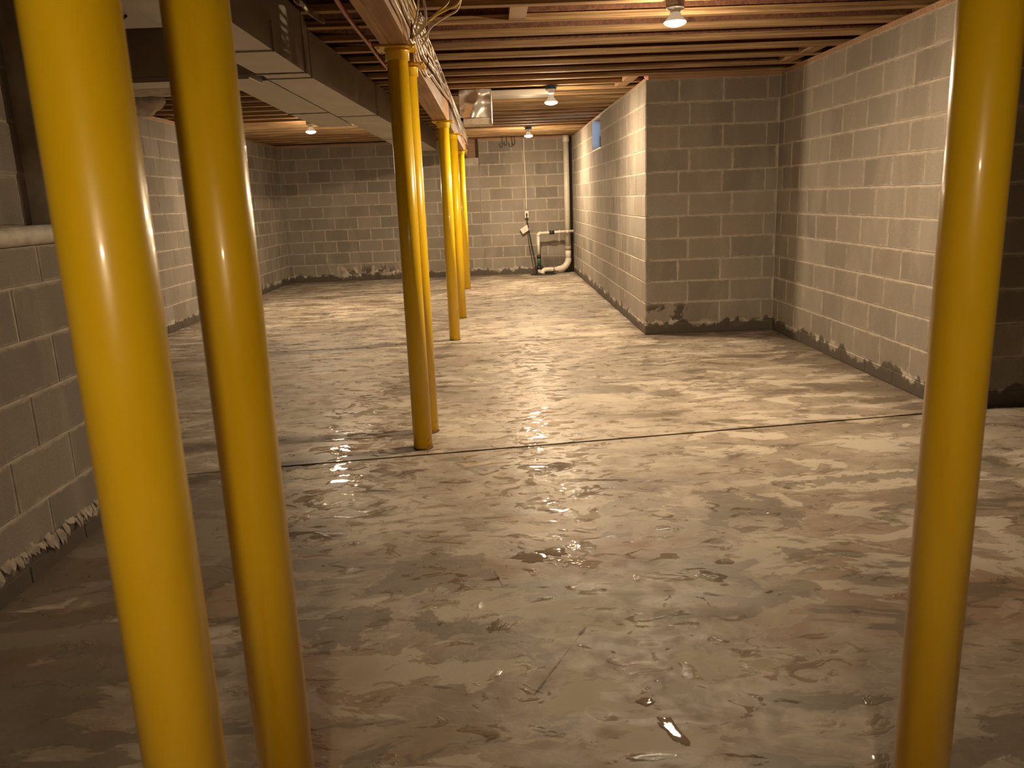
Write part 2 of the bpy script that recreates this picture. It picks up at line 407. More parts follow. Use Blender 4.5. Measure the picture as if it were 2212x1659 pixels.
wall('wall_far', (-.187, YF), (XJ, YF), (0, -1), ROWS, alt(1.19 + .187, .985 + .187), 'far grey block wall section behind the sump pipes', xtra=(.01, .2))
# left part with the beam pocket
wall('wall_far_left', (XL, YF), (-.187, YF), (0, -1), ROWS, alt(.485, .295), 'far grey block wall left of the pipes, pale salt marks along its foot', cut=(XL * -1 - .56, XL * -1 - .20, 2.055, 2.4), xtra=(.2, 0))
wall('wall_left', (XL, 3.3), (XL, YF), (1, 0), ROWS, alt(.12, .32), 'left grey block wall running back to the far corner', xtra=(.2, .0))
wall('wall_jut', (XJ, YJ), (XJ, YF), (-1, 0), ROWS, alt(BL, BL / 2), 'brightly lit block wall with the small blue window', cut=(10.62 - YJ, 11.47 - YJ, H - 2 * C, H), xtra=(-.012, 0))
wall('wall_recess', (XJ, YJ), (XR, YJ), (0, -1), ROWS, lambda r: [.4064, .31][(r + 1) % 2], 'shaded block wall facing the camera at the back of the recess, damp at its foot', xtra=(-.05, .2))
wall('wall_right', (XR, YJ), (XR, YD), (-1, 0), ROWS, alt(.5438, .5438 + BL / 2), 'right block wall of the recess with damp lower edge', xtra=(0, -.012))
wall('wall_alcove', (XR, YD), (XE, YD), (0, -1), ROWS, alt(.25, .05), 'dark block wall at the right edge beyond the yellow column', xtra=(-.05, .2))
wall('wall_alcove_side', (XE, YB), (XE, YD), (-1, 0), ROWS, alt(.2, 0), 'block wall closing the alcove on the right')
wall('wall_front', (XN, YB), (XE, YB), (0, 1), ROWS, alt(.1, .3), 'block wall behind the camera', xtra=(.3, .2))
NR = [(1.089, 1.235)] + [(1.089 - (k + 1) * C, 1.089 - k * C) for k in range(5)] + [(0, .073)]
wall('wall_near_left', (XN, YB), (XN, YN), (1, 0), NR, lambda r: (3.17 - YB) if r % 2 == 0 else (2.955 - YB), 'near left block wall below the pale ledge, peeling at its foot', thick=.3)
UR = [(1.31, 1.507)] + [(1.507 + k * C, 1.507 + (k + 1) * C) for k in range(4)]
UR[-1] = (UR[-1][0], H)
wall('wall_near_left_upper', (XN - .1, YB), (XN - .1, YN), (1, 0), UR, lambda r: (3.10 - YB) if r % 2 else (3.3 - YB), 'near left block wall above the pale ledge', thick=.2)
wall('wall_left_return', (XL, YN), (XN - .001, YN), (0, 1), ROWS, alt(.1, .3), 'block wall returning behind the first column', thick=.1)
_TRIM15 = ('trim_15', [(-.60, -.17, YF + .13, YF + .2, 2.0, JB)], 'wood blocking at the back of the beam pocket')
# ledge cap
bm = bmesh.new(); N = 40; prof = [(-.02, 1.236), (.006, 1.238), (.022, 1.252), (.026, 1.272), (.020, 1.295), (.004, 1.311), (-.1, 1.3115), (-.1, 1.236)]
rings = []
for i in range(N + 1):
    y = YB + (YN - YB) * i / N
    rings.append([bm.verts.new((XN + a + .004 * mnoise.noise((y * 6, b * 9, 0)), y, b + .003 * mnoise.noise((y * 5, b, 3)))) for a, b in prof])
for a, b in zip(rings, rings[1:]):
    for i in range(len(prof)): bm.faces.new((a[i], b[i], b[(i + 1) % len(prof)], a[(i + 1) % len(prof)]))
bm.faces.new(rings[0]); bm.faces.new(list(reversed(rings[-1]))); bmesh.ops.recalc_face_normals(bm, faces=bm.faces)
struct(obj('trim_1', bm, M_CAP, None, True), 'pale rounded ledge cap on the near left wall', 'ledge')
# peeling mortar crust along the foot of the near left wall
M_CRUST = plain('old_mortar_crust', (.33, .285, .235), .9, 0, .35, 25, .5)
bm = bmesh.new(); rr = random.Random(3)
y = YB
while y < YN - .02:
    wd = rr.uniform(.015, .06); h0 = .135 + .03 * mnoise.noise((y * 2, 0, 0)) + rr.uniform(-.01, .01); dp = rr.uniform(.02, .075)
    v = [bm.verts.new(q) for q in ((XN + .001, y, h0), (XN + .001, y + wd, h0 + rr.uniform(-.01, .01)), (XN + .012, y + wd * .9, h0 - dp * .5), (XN + .016, y + wd * rr.uniform(.3, .8), h0 - dp), (XN + .012, y + wd * .1, h0 - dp * .6))]
    bm.faces.new(v); 
    c = bm.verts.new((XN - .006, y + wd / 2, h0 - dp * .4))
    for i in range(5): bm.faces.new((v[i], c, v[(i + 1) % 5]))
    y += wd * rr.uniform(.7, 1.1)
bmesh.ops.recalc_face_normals(bm, faces=bm.faces)
o = struct(obj('trim_2', bm, M_CRUST), 'ragged pale mortar crust peeling along the foot of the near left wall', 'mortar')

# ---------------------------------------------------------------- sill plates and rim boards
def boards(name, segs, label, mat=M_SILL):
    bm = bmesh.new()
    for s in segs: bx(bm, *s)
    return struct(obj(name, bm, mat), label, 'board')
def plate(i, x0, x1, y0, y1, lab): boards('trim_%d' % i, [(x0, x1, y0, y1, H, JB)], lab)
plate(3, XL - .2, -.56, YF + .004, YF + .16, 'sill plate on top of the far wall left of the beam')
plate(4, -.2, XJ + .2, YF + .004, YF + .16, 'sill plate on top of the far wall right of the beam')
plate(5, XL - .16, XL - .004, YN, YF, 'sill plate on top of the left wall')
plate(6, XJ + .03, XJ + .17, YJ + .16, YF, 'sill plate on top of the window wall')
plate(7, XJ + .03, XR + .2, YJ + .004, YJ + .16, 'sill plate on top of the recess back wall')
plate(8, XR + .004, XR + .16, YD + .16, YJ, 'sill plate on top of the right wall')
plate(9, XR + .004, XE + .2, YD + .004, YD + .16, 'sill plate on top of the alcove wall')
plate(10, XN - .3, XN - .104, YB, YN - .1, 'sill plate on top of the near left wall')
plate(11, XL - .16, XN - .104, YN - .1, YN, 'sill plate on top of the return wall')
plate(12, XN - .3, XE + .2, YB - .2, YB - .01, 'sill plate behind the camera')
plate(13, XE + .004, XE + .2, YB, YD, 'sill plate on the alcove side wall')
rims = [(XL - .2, XJ + .2, YF + .05, YF + .2), (XL - .2, XL - .12, YN - .1, YF + .1), (XJ + .13, XJ + .2, YJ + .17, YF + .1), (XJ + .13, XR + .2, YJ + .1, YJ + .17),
        (XR + .13, XR + .2, YD + .17, YJ + .2), (XR + .13, XE + .25, YD + .1, YD + .17), (XE + .13, XE + .2, YB - .1, YD + .1), (XL - .2, XN - .2, YN - .1, YN - .04),
        (XN - .3, XN - .2, YB - .1, YN - .04), (XN - .3, XE + .2, YB - .2, YB - .12)]
boards('trim_14', [(a, b, c, d, JB, SUB) for a, b, c, d in rims], 'reddish rim boards closing the joist ends', M_OSB)

boards(*_TRIM15)
# ---------------------------------------------------------------- ceiling: subfloor sheets and I-joists
ceil = struct(obj('ceiling', box(-4.1, 5.0, -3.6, 14.8, SUB + .019, SUB + .2), M_OSB), 'open basement ceiling of wooden I joists under strand board sheets', 'ceiling')
y = -3.55; row = 0
while y < 14.7:
    x = -4.1 - (row % 2) * 1.22
    while x < 5.0:
        a, b = max(x, -4.1), min(x + 2.44, 5.0)
        if b - a > .05: obj('subfloor_panel', box(a, b - .004, y, min(y + 1.2192, 14.78) - .004, SUB + .001, SUB + .018), M_OSB, ceil)
        x += 2.44
    y += 1.2192; row += 1
JOISTS = []
n = -20
while True:
    yc = JOIST0 + n * BL
    if yc > YF + .02: break
    if yc > YB + .1:
        x1 = XJ + .12 if yc > YJ + .2 else (XR + .12 if yc > YD + .2 else XE + .12)
        x0 = XL - .11 if yc > YN else XN - .19
        j = obj('joist', box(x0, x1, yc - .032, yc + .032, JB, JB + .038, .002), M_FLANGE, ceil)
        obj('web', box(x0, x1, yc - .005, yc + .005, JB + .038, SUB - .038), M_OSB, j)
        obj('top_flange', box(x0, x1, yc - .032, yc + .032, SUB - .038, SUB), M_FLANGE, j)
        JOISTS.append(yc)
    n += 1
# short blocking pieces between joists
for (x, ya) in [(.20, 4.72), (-1.2, 5.13), (1.34, 7.568), (1.33, 7.97), (2.55, 6.76), (2.56, 6.35), (-3.45, 9.19)]:
    k = min(JOISTS, key=lambda v: abs(v - ya))
    obj('blocking', box(x - .05, x + .05, k + .036, k + BL - .036, JB + .003, JB + .16), M_SILL, ceil)
# scrap of pink insulation on the corner of the window wall
bm = bmesh.new(); bmesh.ops.create_icosphere(bm, subdivisions=3, radius=1)
for v in bm.verts:
    f = 1 + .35 * mnoise.noise(v.co * 2.2); v.co = Vector((XJ + .055 + v.co.x * .05 * f, YJ + .06 + v.co.y * .05 * f, H + .05 + v.co.z * .05 * f))
tag(obj('insulation_scrap', bm, M_PINK, None, True), 'pink insulation tuft on the top corner of the window wall', 'insulation')

# ---------------------------------------------------------------- window in the jut wall
ZW0, ZW1, YW0, YW1 = H - 2 * C, H, 10.62, 11.47
fr = obj('window_1', bx(bx(box(XJ + .13, XJ + .17, YW0, YW0 + .04, ZW0, ZW1), XJ + .13, XJ + .17, YW1 - .04, YW1, ZW0, ZW1), XJ + .13, XJ + .17, YW0 + .04, YW1 - .04, ZW0, ZW0 + .04), M_FRAMEW)
struct(fr, 'small blue dusk window high in the bright block wall', 'window')
obj('top_rail', box(XJ + .13, XJ + .17, YW0 + .04, YW1 - .04, ZW1 - .035, ZW1), M_FRAMEW, fr)
obj('pane', box(XJ + .148, XJ + .152, YW0 + .04, YW1 - .04, ZW0 + .04, ZW1 - .035), M_GLASS, fr)
obj('sill', box(XJ + .002, XJ + .13, YW0 + .002, YW1 - .002, ZW0 + .0, ZW0 + .012), M_FRAMEW, fr)
obj('reveal', box(XJ + .002, XJ + .13, YW1 - .014, YW1 - .002, ZW0 + .013, ZW1 - .002), M_FRAMEW, fr)
obj('handle', box(XJ + .106, XJ + .114, YW1 - .03, YW1 - .015, ZW0 + .03, ZW0 + .2), M_RUBBER, fr)

# ---------------------------------------------------------------- main beam in two lengths
beam = []
for (y0, y1, zb, lab) in [(YB + .05, 4.335, 2.098, 'near laminated wood beam ending on the first yellow column of the middle pair'), (4.462, YF + .12, 2.066, 'long laminated wood beam running to the far wall pocket')]:
    t = thing('beam', lab, 'beam', (-.442, (y0 + y1) / 2, zb))
    for k in range(3):
        o = obj('ply', box(-.0665 + k * .0445, -.0665 + (k + 1) * .0445 - .0008, -(y1 - y0) / 2, (y1 - y0) / 2, 0 if k != 1 else .0006, JB - zb - .0005, .0015), M_BEAM, t)
    beam.append(t)

# ---------------------------------------------------------------- yellow steel columns
def column(x, y, ztop, label, group=None, pl=.10, rot=0., r=.0525):
    t = thing('steel_column', label, 'column', (x, y, 0), group)
    zt = ztop - .010
    obj('pipe', lathe(bmesh.new(), [(r, .006), (r, zt - .035)], 48), M_YELLOW, t, False)
    for f in t.children[0].data.polygons: f.use_smooth = len(f.vertices) == 4
    c = obj('collar', lathe(bmesh.new(), [(r + .001, zt - .052), (r + .007, zt - .050), (r + .007, zt - .012), (r + .012, zt - .0006), (r - .01, zt - .0006)], 40), M_YELLOW, t)
    for f in c.data.polygons: f.use_smooth = len(f.vertices) == 4
    p = obj('top_plate', box(-pl, pl, -.095, .095, zt, ztop - .0008, .002), M_YELLOW, t)
    b = obj('foot_ring', lathe(bmesh.new(), [(r + .004, .0), (r + .004, .004), (r + .0005, .007)], 40), M_RUST, t)
    for (sx, sy) in ((-1, -1), (1, -1), (-1, 1), (1, 1)):
        if pl > .09: obj('bolt', lathe(bmesh.new(), [(.006, zt - .006), (.007, zt - .005), (.007, zt - .0008)], 6, Matrix.Translation((sx * (pl - .016), sy * .075, 0))), M_YELLOW, p)
    return t
column(-.456, .957, 2.098, 'nearest yellow column, the wide one at the left edge')
column(-.455, 1.367, 2.098, 'second yellow column from the left, just behind the nearest one')
column(-.442, 4.255, 2.098, 'middle yellow column with a flat top plate and its foot by the floor joint')
column(-.428, 4.575, 2.066, 'yellow column mostly hidden close behind the middle one')
column(-.420, 7.74, 2.066, 'yellow column standing second deep, foot at the second floor joint')
column(-.402, 9.22, 2.066, 'slim looking yellow column just behind the second deep one')
column(-.430, 12.30, 2.066, 'farthest yellow column near the end of the beam')
column(.855, 1.42, JB, 'yellow column alone on the right side of the view', None, .10)
column(-.442, -1.9, 2.098, 'yellow column behind the camera')

# ---------------------------------------------------------------- lamps
def lamp(x, y, zl, label, blue, power=1.0):
    t = thing('ceiling_lamp', label, 'lamp', (x, y, JB))
    obj('junction_box', lathe(bmesh.new(), [(.048, -.034), (.052, -.032), (.052, 0)], 8), M_BLUEBOX if blue else M_STEEL, t)
    s = obj('socket', lathe(bmesh.new(), [(.052, -.035), (.050, -.046), (.030, -.052), (.024, -.075)], 32), M_PORC, t)
    for f in s.data.polygons: f.use_smooth = len(f.vertices) == 4
    dz = zl - JB
    b = obj('bulb', lathe(bmesh.new(), [(.017, dz + .075), (.024, dz + .060), (.033, dz + .040), (.052, dz + .018), (.0600, dz + .004)][::-1], 40, None, False), M_GLOW, t, True)
    l = obj('lens', lathe(bmesh.new(), [(.003, dz - .020), (.020, dz - .0185), (.040, dz - .013), (.054, dz - .006), (.0605, dz), (.0604, dz + .003)], 40), M_LENS if power == 1 else emit('lit_lens_weak', LAMP_COLOR, LAMP_POWER * power), b, True)
    return t
lamp(1.065, 4.724, 2.258, 'nearest flood lamp, on the joist under a metal box', False, 1.2)
lamp(.612, 7.975, 2.218, 'flood lamp under the blue box beside the flat duct', True, 1.25)
lamp(.60, 12.445, 2.243, 'farthest flood lamp, in front of the far wall by the conduit', True, 1.65)
lamp(-2.22, 10.414, 2.245, 'flood lamp on the left beyond the duct', False, 1.15)
lamp(.0, -.963, 2.245, 'flood lamp behind the camera', False, .60)

# ---------------------------------------------------------------- ducts
def duct_section(parent, x0, x1, y0, y1, z0, z1, name='section', mat=M_DUCT, x0b=None, x1b=None, z0b=None):
    bm = bmesh.new(); x0b = x0 if x0b is None else x0b; x1b = x1 if x1b is None else x1b; z0b = z0 if z0b is None else z0b
    N = max(2, int((y1 - y0) / .12)); rings = []
    for i in range(N + 1):
        t = i / N; a = x0 + (x0b - x0) * t; b = x1 + (x1b - x1) * t; zb = z0 + (z0b - z0) * t; y = y0 + (y1 - y0) * t; cr = .004 * (math.sin(math.pi * 3 * t) ** 2)
        mx = (a + b) / 2; mz = (zb + z1) / 2
        pts = [(a, zb), (mx, zb + cr), (b, zb), (b - cr, mz), (b, z1), (mx, z1), (a, z1), (a + cr, mz)]
        rings.append([bm.verts.new((p[0], y, p[1])) for p in pts])
    for p, q in zip(rings, rings[1:]):
        for i in range(8): bm.faces.new((p[i], q[i], q[(i + 1) % 8], p[(i + 1) % 8]))
    bm.faces.new(rings[0]); bm.faces.new(list(reversed(rings[-1]))); bmesh.ops.recalc_face_normals(bm, faces=bm.faces)
    return obj(name, bm, mat, parent)
def cleat(parent, x0, x1, y, z0, z1, t=.014):
    bm = bx(bx(box(x0 - .006, x1 + .006, y - t, y + t, z0 - .007, z0 - .0005, .001), x1 + .0005, x1 + .007, y - t, y + t, z0 - .007, z1), x0 - .007, x0 - .0005, y - t, y + t, z0 - .007, z1)
    return obj('cleat', bm, M_DUCTSHINY, parent)
ZT = JB - .003
d1 = thing('trunk_duct', 'long sheet metal trunk duct hung left of the beam', 'duct', (0, 0, 0))
duct_section(d1, -1.262, -.993, .2, 2.6, 2.062, ZT); cleat(d1, -1.262, -.993, 2.61, 2.062, ZT)
duct_section(d1, -1.262, -.995, 2.62, 4.66, 2.062, ZT); cleat(d1, -1.262, -.995, 4.0, 2.062, ZT - .18, .003)
cleat(d1, -1.262, -.995, 4.67, 2.062, ZT - .12, .008)
duct_section(d1, -1.262, -.995, 4.68, 4.80, 2.062, ZT, 'transition', x1b=-1.005, z0b=2.072)
duct_section(d1, -1.262, -1.005, 4.80, 5.10, 2.072, ZT, 'transition', x0b=-1.32, x1b=-1.055, z0b=2.10)
cleat(d1, -1.32, -1.055, 5.11, 2.10, ZT - .2, .005)
duct_section(d1, -1.32, -1.055, 5.12, 7.35, 2.10, ZT, x1b=-.975); cleat(d1, -1.32, -.975, 7.36, 2.10, ZT, .006)
duct_section(d1, -1.32, -.975, 7.37, 10.1, 2.10, ZT, x0b=-1.29, x1b=-.88); cleat(d1, -1.29, -.88, 10.11, 2.10, ZT, .006)
duct_section(d1, -1.29, -.88, 10.12, 12.65, 2.10, ZT, x1b=-.80)
d2 = thing('branch_trunk_duct', 'shorter wide sheet metal duct running beside the long trunk, open end before the left lamp', 'duct', (0, 0, 0))
duct_section(d2, -1.60, -1.332, 5.17, 7.0, 2.10, ZT, x0b=-1.665); cleat(d2, -1.665, -1.338, 7.01, 2.10, ZT, .006)
duct_section(d2, -1.665, -1.332, 7.02, 8.25, 2.10, ZT)
d3 = thing('cross_duct', 'dark crosswise duct seen between the two nearest columns', 'duct', (0, 0, 0))
obj('box', bx(bmesh.new(), -2.35, -1.36, 4.86, 5.14, 2.075, ZT, .004), M_DUCT, d3)
obj('cleat', box(-2.36, -1.36, 4.848, 4.858, 2.066, 2.09), M_DUCTSHINY, d3)
d4 = thing('white_branch_duct', 'pale flat branch duct beside the trunk, top left between the columns', 'duct', (0, 0, 0))
duct_section(d4, -2.05, -1.345, 3.55, 4.20, 2.22, ZT, 'section', M_WHITEP)
tag(obj('black_wire', tube(bmesh.new(), smooth_path([(-1.90, 3.92, 2.215), (-1.84, 3.9, 2.17), (-1.74, 3.88, 2.15), (-1.66, 3.88, 2.17), (-1.62, 3.92, 2.217)], 5), .007, 8), M_RUBBER, None, True), 'black wire loop hanging under the pale branch duct', 'wire')
def lumpy(x0, x1, y0, y1, z0, z1, amp, sd):
    bm = box(x0, x1, y0, y1, z0, z1); bmesh.ops.subdivide_edges(bm, edges=bm.edges, cuts=14, use_grid_fill=True)
    for v in bm.verts:
        k = mnoise.noise_vector(v.co * 9 + Vector((sd, 0, 0))); v.co += k * amp
    return bm
d5 = tag(obj('insulated_duct', lumpy(-2.9, -1.72, 5.24, 5.72, 2.11, ZT - .02, .018, 0), M_WRAP, None, True), 'duct in lumpy pale insulation wrap beyond the crosswise duct', 'duct')
bm = bmesh.new(); pts = smooth_path([(-3.45, 6.3, 2.20), (-3.1, 6.35, 2.17), (-2.85, 6.4, 2.16), (-2.62, 6.45, 2.18), (-2.50, 6.5, 2.21)], 6)
tube(bm, pts, .13, 16, 1, [1 - .55 * max(0, (i / (len(pts) - 1) - .7) / .3) + .05 * math.sin(i * 2.1) for i in range(len(pts))])
for v in bm.verts: v.co += mnoise.noise_vector(v.co * 11) * .014
tag(obj('flexible_duct', bm, M_WRAP, None, True), 'end of a bulging insulated flexible duct over the left wall', 'duct')
for (dx, dz, lab) in [(0, 0, 'upper black tube under the insulated duct'), (-.03, -.055, 'lower black tube under the insulated duct')]:  # two plain black tubes curving beyond the insulated duct
    tag(obj('black_tube', tube(bmesh.new(), smooth_path([(-3.2 + dx, 5.9, 2.21 + dz), (-2.8 + dx, 5.95, 2.20 + dz), (-2.45 + dx, 6.02, 2.215 + dz), (-2.2 + dx, 6.3, 2.25 + dz), (-2.12 + dx, 6.9, 2.30 + dz)], 6), .022, 10), M_RUBBER, None, True), lab, 'hose')
# bright boot on the right of the beam with its flat branch
b1 = thing('duct_boot', 'bright crumpled sheet metal duct box right of the beam', 'duct', (-.118, 8.1, 2.055))
bm = bmesh.new()
prof = [(-.158, .325), (-.150, .06), (-.118, 0), (.145, 0), (.157, .02), (.157, .325)]
N = 10; rings = []
for i in range(N + 1):
    y = -.03 + .28 * i / N
    rings.append([bm.verts.new((a, y, b * (1 if b > .2 else 1))) for a, b in prof])
for p, q in zip(rings, rings[1:]):
    for i in range(len(prof)): bm.faces.new((p[i], q[i], q[(i + 1) % len(prof)], p[(i + 1) % len(prof)]))
bm.faces.new(list(reversed(rings[-1]))); bmesh.ops.recalc_face_normals(bm, faces=bm.faces)
obj('shell', bm, M_DUCTSHINY, b1)
bm = bmesh.new(); G = 18; grid = []
for j in range(G + 1):
    rowv = []
    for i in range(G + 1):
        u, v = i / G, j / G; x = -.152 + .302 * u; z = .062 + .258 * v
        d = .020 * math.exp(-((u - .35 - .3 * v) / .16) ** 2) + .012 * mnoise.noise((u * 3, v * 3, 1)) - .025 * math.exp(-((u - .05) ** 2 + (v - .05) ** 2) / .02)
        rowv.append(bm.verts.new((x, -.035 - d, z)))
    grid.append(rowv)
for j in range(G):
    for i in range(G): bm.faces.new((grid[j][i], grid[j][i + 1], grid[j + 1][i + 1], grid[j + 1][i]))
obj('dented_face', bm, M_DUCTSHINY, b1, True)
obj('lower_lip', box(-.12, .15, -.036, -.031, .0, .058), M_WRAP, b1)
obj('edge_strip', box(.150, .162, -.040, .25, .0, .32, .002), M_STEEL, b1)
b2 = tag(obj('flat_duct', box(.045, .66, 8.155, 8.44, JB - .055, JB - .002, .004), M_DUCT), 'flat pale duct running from the bright duct box toward the blue lamp box', 'duct')

# ---------------------------------------------------------------- cables along the beam
XC = -.3625
def cable(pts, label, mat=M_CABLE, r=.0075, group='cables along the beam', n=5, flat=.7, cat='cable'):
    o = obj('cable', tube(bmesh.new(), smooth_path(pts, n), r, 8, flat), mat, None, True); tag(o, label, cat, group); return o
def along(pts, off=0.): return [(XC + off + .006, y, z) for y, z in pts]
cable(along([(.6, 2.15), (1.6, 2.13), (2.6, 2.15), (3.472, 2.139), (3.852, 2.139), (4.0, 2.106), (4.2, 2.108), (4.3, 2.15), (4.5, 2.19), (4.9, 2.18)]), 'white cable sagging low over the near beam end')
cable(along([(4.3, 2.17), (4.36, 2.13), (4.579, 2.092), (4.792, 2.092), (5.06, 2.086), (5.255, 2.10), (5.518, 2.151), (5.926, 2.167), (7.105, 2.217), (8.377, 2.283), (10, 2.25), (12.5, 2.26), (13.8, 2.24)]), 'lowest white cable on the long beam, drooping just past the middle column')
cable(along([(4.2, 2.12), (4.412, 2.143), (4.727, 2.161), (5.159, 2.176), (5.686, 2.202), (6.23, 2.231), (7.538, 2.289), (9.505, 2.333), (11.5, 2.30), (13.9, 2.31)]), 'white cable second from the bottom on the long beam')
cable(along([(3.9, 2.19), (4.623, 2.214), (4.999, 2.20), (5.561, 2.212), (6.291, 2.26), (7.057, 2.275), (8.493, 2.34), (10.5, 2.32), (13.7, 2.2)], .004), 'white cable third from the bottom on the long beam')
cable(along([(1.0, 2.30), (2.4, 2.27), (3.4, 2.29), (4.11, 2.284), (4.472, 2.265), (4.8, 2.259), (5.127, 2.268), (5.8, 2.30), (6.6, 2.31), (7.7, 2.30), (9, 2.25), (10.8, 2.20), (13.5, 2.28)], .003), 'white cable near the top of the beam face')
cable(along([(.8, 2.21), (2.2, 2.2), (3.2, 2.22), (3.828, 2.22), (4.059, 2.207), (4.357, 2.209), (4.528, 2.17), (4.9, 2.155), (5.45, 2.19), (6.0, 2.23), (6.9, 2.22), (8.1, 2.26), (9.9, 2.22), (12.2, 2.15)], .006), 'white cable crossing the middle of the beam face')
cable(along([(.8, 2.25), (2.0, 2.24), (3.1, 2.26), (4.0, 2.25), (4.5, 2.235), (5.0, 2.285), (5.6, 2.24), (6.1, 2.215), (6.96, 2.272), (8.119, 2.32), (9.2, 2.28), (11.4, 2.27), (13.9, 2.34)], .010), 'outer white cable weaving over the others on the beam')
cable(along([(1.2, 2.18), (2.5, 2.17), (3.6, 2.18), (4.2, 2.16), (4.55, 2.12), (4.62, 2.15), (4.7, 2.20), (5.2, 2.225), (5.9, 2.265), (6.6, 2.245), (7.4, 2.32), (8.7, 2.30)], .008), 'white cable with a kink beside the middle column')
cable(along([(1.0, 2.33), (2.6, 2.34), (3.5, 2.33), (4.2, 2.335), (5.0, 2.325), (6.2, 2.35), (7.4, 2.345), (9.4, 2.355), (12.9, 2.345)], .004), 'topmost white cable tucked under the joists')
cable([(-.35, 3.6, 2.30), (-.345, 3.95, 2.26), (-.335, 4.15, 2.225), (-.315, 4.2, 2.193), (-.29, 4.2, 2.192), (-.255, 4.2, 2.222), (-.215, 4.2, 2.252), (-.17, 4.24, 2.30), (-.15, 4.27, 2.38)], 'yellow cable bending off the beam and up to a joist', M_CABLEY, .0065, 'loose cable ends')
cable([(-.36, 3.7, 2.27), (-.345, 4.0, 2.22), (-.315, 4.15, 2.19), (-.275, 4.2, 2.205), (-.235, 4.22, 2.235), (-.18, 4.24, 2.265), (-.12, 4.26, 2.30), (-.09, 4.27, 2.39)], 'second yellow cable beside the first, reaching farther right', M_CABLEY, .0065, 'loose cable ends')
cable([(-.345, 4.35, 2.15), (-.335, 4.4, 2.163), (-.301, 4.4, 2.185), (-.263, 4.4, 2.225), (-.189, 4.4, 2.267), (-.13, 4.4, 2.30), (-.10, 4.4, 2.39)], 'white cable end sticking out to the right like a whisker', M_CABLE, .006, 'loose cable ends')
cable([(-.33, 4.45, 2.14), (-.30, 4.42, 2.165), (-.285, 4.4, 2.21), (-.268, 4.4, 2.235)], 'short white cable stub rising beside the whisker', M_CABLE, .006, 'loose cable ends')
cable([(-.34, 4.05, 2.15), (-.32, 4.0, 2.167), (-.305, 4.0, 2.22), (-.292, 3.99, 2.29), (-.288, 4.0, 2.33), (-.280, 4.01, 2.29), (-.270, 4.0, 2.21), (-.278, 4.02, 2.15), (-.33, 4.1, 2.12)], 'white cable standing up in a narrow loop', M_CABLE, .006, 'loose cable ends')
cable([(-.33, 4.1, 2.14), (-.31, 4.08, 2.19), (-.295, 4.08, 2.205), (-.285, 4.09, 2.19), (-.295, 4.1, 2.165), (-.325, 4.15, 2.15)], 'small white cable curl below the yellow cables', M_CABLE, .006, 'loose cable ends')
cable(along([(4.55, 2.26), (4.9, 2.27), (5.2, 2.25), (5.4, 2.30), (5.6, 2.25), (5.75, 2.28), (6.1, 2.30)], .02), 'yellow cable strand hanging from the joists along the beam', M_CABLEY, .0065, 'loose cable ends')
cable(along([(4.6, 2.33), (5.0, 2.29), (5.3, 2.30), (5.6, 2.26), (6.0, 2.30), (6.2, 2.27), (6.5, 2.31), (7.0, 2.30), (7.3, 2.26), (7.5, 2.31), (8.0, 2.29), (8.3, 2.24)], .018), 'twisted white cable hanging off the upper beam edge', M_CABLE, .007, 'loose cable ends')
for i, (y, z, lab) in enumerate([(4.02, 2.135, 'black strap over the cables on the near beam'), (5.02, 2.15, 'black strap slanting over the cables on the long beam')]):
    tag(obj('cable_strap', tube(bmesh.new(), [(XC + .014, y - .03, z - .045), (XC + .024, y, z), (XC + .018, y + .03, z + .045)], .004, 6), M_RUBBER), lab, 'strap')
tag(obj('red_water_line', tube(bmesh.new(), smooth_path([(-.545, 1.5, 2.17), (-.55, 2.6, 2.15), (-.575, 3.4, 2.13), (-.60, 3.9, 2.15), (-.60, 4.4, 2.15), (-.595, 4.9, 2.135), (-.62, 6.0, 2.19), (-.6, 7.2, 2.25)], 8), .011, 10), M_PEX, None, True), 'dull red plastic water line along the left side of the beam', 'pipe')
tag(obj('foil_tape_strip', tube(bmesh.new(), smooth_path([(-.93, 3.4, 2.33), (-.905, 3.9, 2.34), (-.90, 4.15, 2.31), (-.91, 4.34, 2.335), (-.885, 4.45, 2.31), (-.895, 4.82, 2.35)], 5), .016, 6, .25), M_FOIL), 'crinkled foil tape strip hanging by the dark duct side', 'tape')

# ---------------------------------------------------------------- sump pump pipes in the far corner
YP = 14.30
pit = tag(obj('sump_pit_lid', lathe(bmesh.new(), [(.235, .001), (.235, .008), (.215, .010), (.05, .010)], 40, Matrix.Translation((.87, 14.16, 0))), M_PITLID), 'black round sump pit lid on the floor in the far corner', 'lid')
dp = thing('discharge_pipe', 'slim white pipe rising from the sump with a black and green valve', 'pipe', (.80, 14.20, 0))
def cyl(name, z0, z1, r, mat, parent, x=0, y=0, n=20):
    o = obj(name, lathe(bmesh.new(), [(r, z0), (r, z1)], n, Matrix.Translation((x, y, 0))), mat, parent)
    for f in o.data.polygons: f.use_smooth = len(f.vertices) == 4
    return o
cyl('lower_pipe', .012, .10, .026, M_PVC, dp)
v = cyl('check_valve', .13, .30, .033, M_GREEN, dp); v.data.materials[0] = M_GREEN
cyl('clamp', .095, .145, .040, M_RUBBER, dp); cyl('clamp', .285, .335, .040, M_RUBBER, dp)
cyl('riser', .33, .68, .024, M_PVC, dp)
obj('elbow', tube(bmesh.new(), [(math.cos(a) * .045 * -1 + .045, 0, .675 + math.sin(a) * .045) for a in [i * math.pi / 16 for i in range(9)]], .031, 16), M_PVC, dp, True)
obj('cross_pipe', tube(bmesh.new(), [(.045, 0, .72), (.63, 0, .735)], .024, 16), M_PVC, dp, True)
obj('black_coupling', tube(bmesh.new(), [(.195, 0, .7235), (.285, 0, .7265)], .034, 16), M_RUBBER, dp, True)
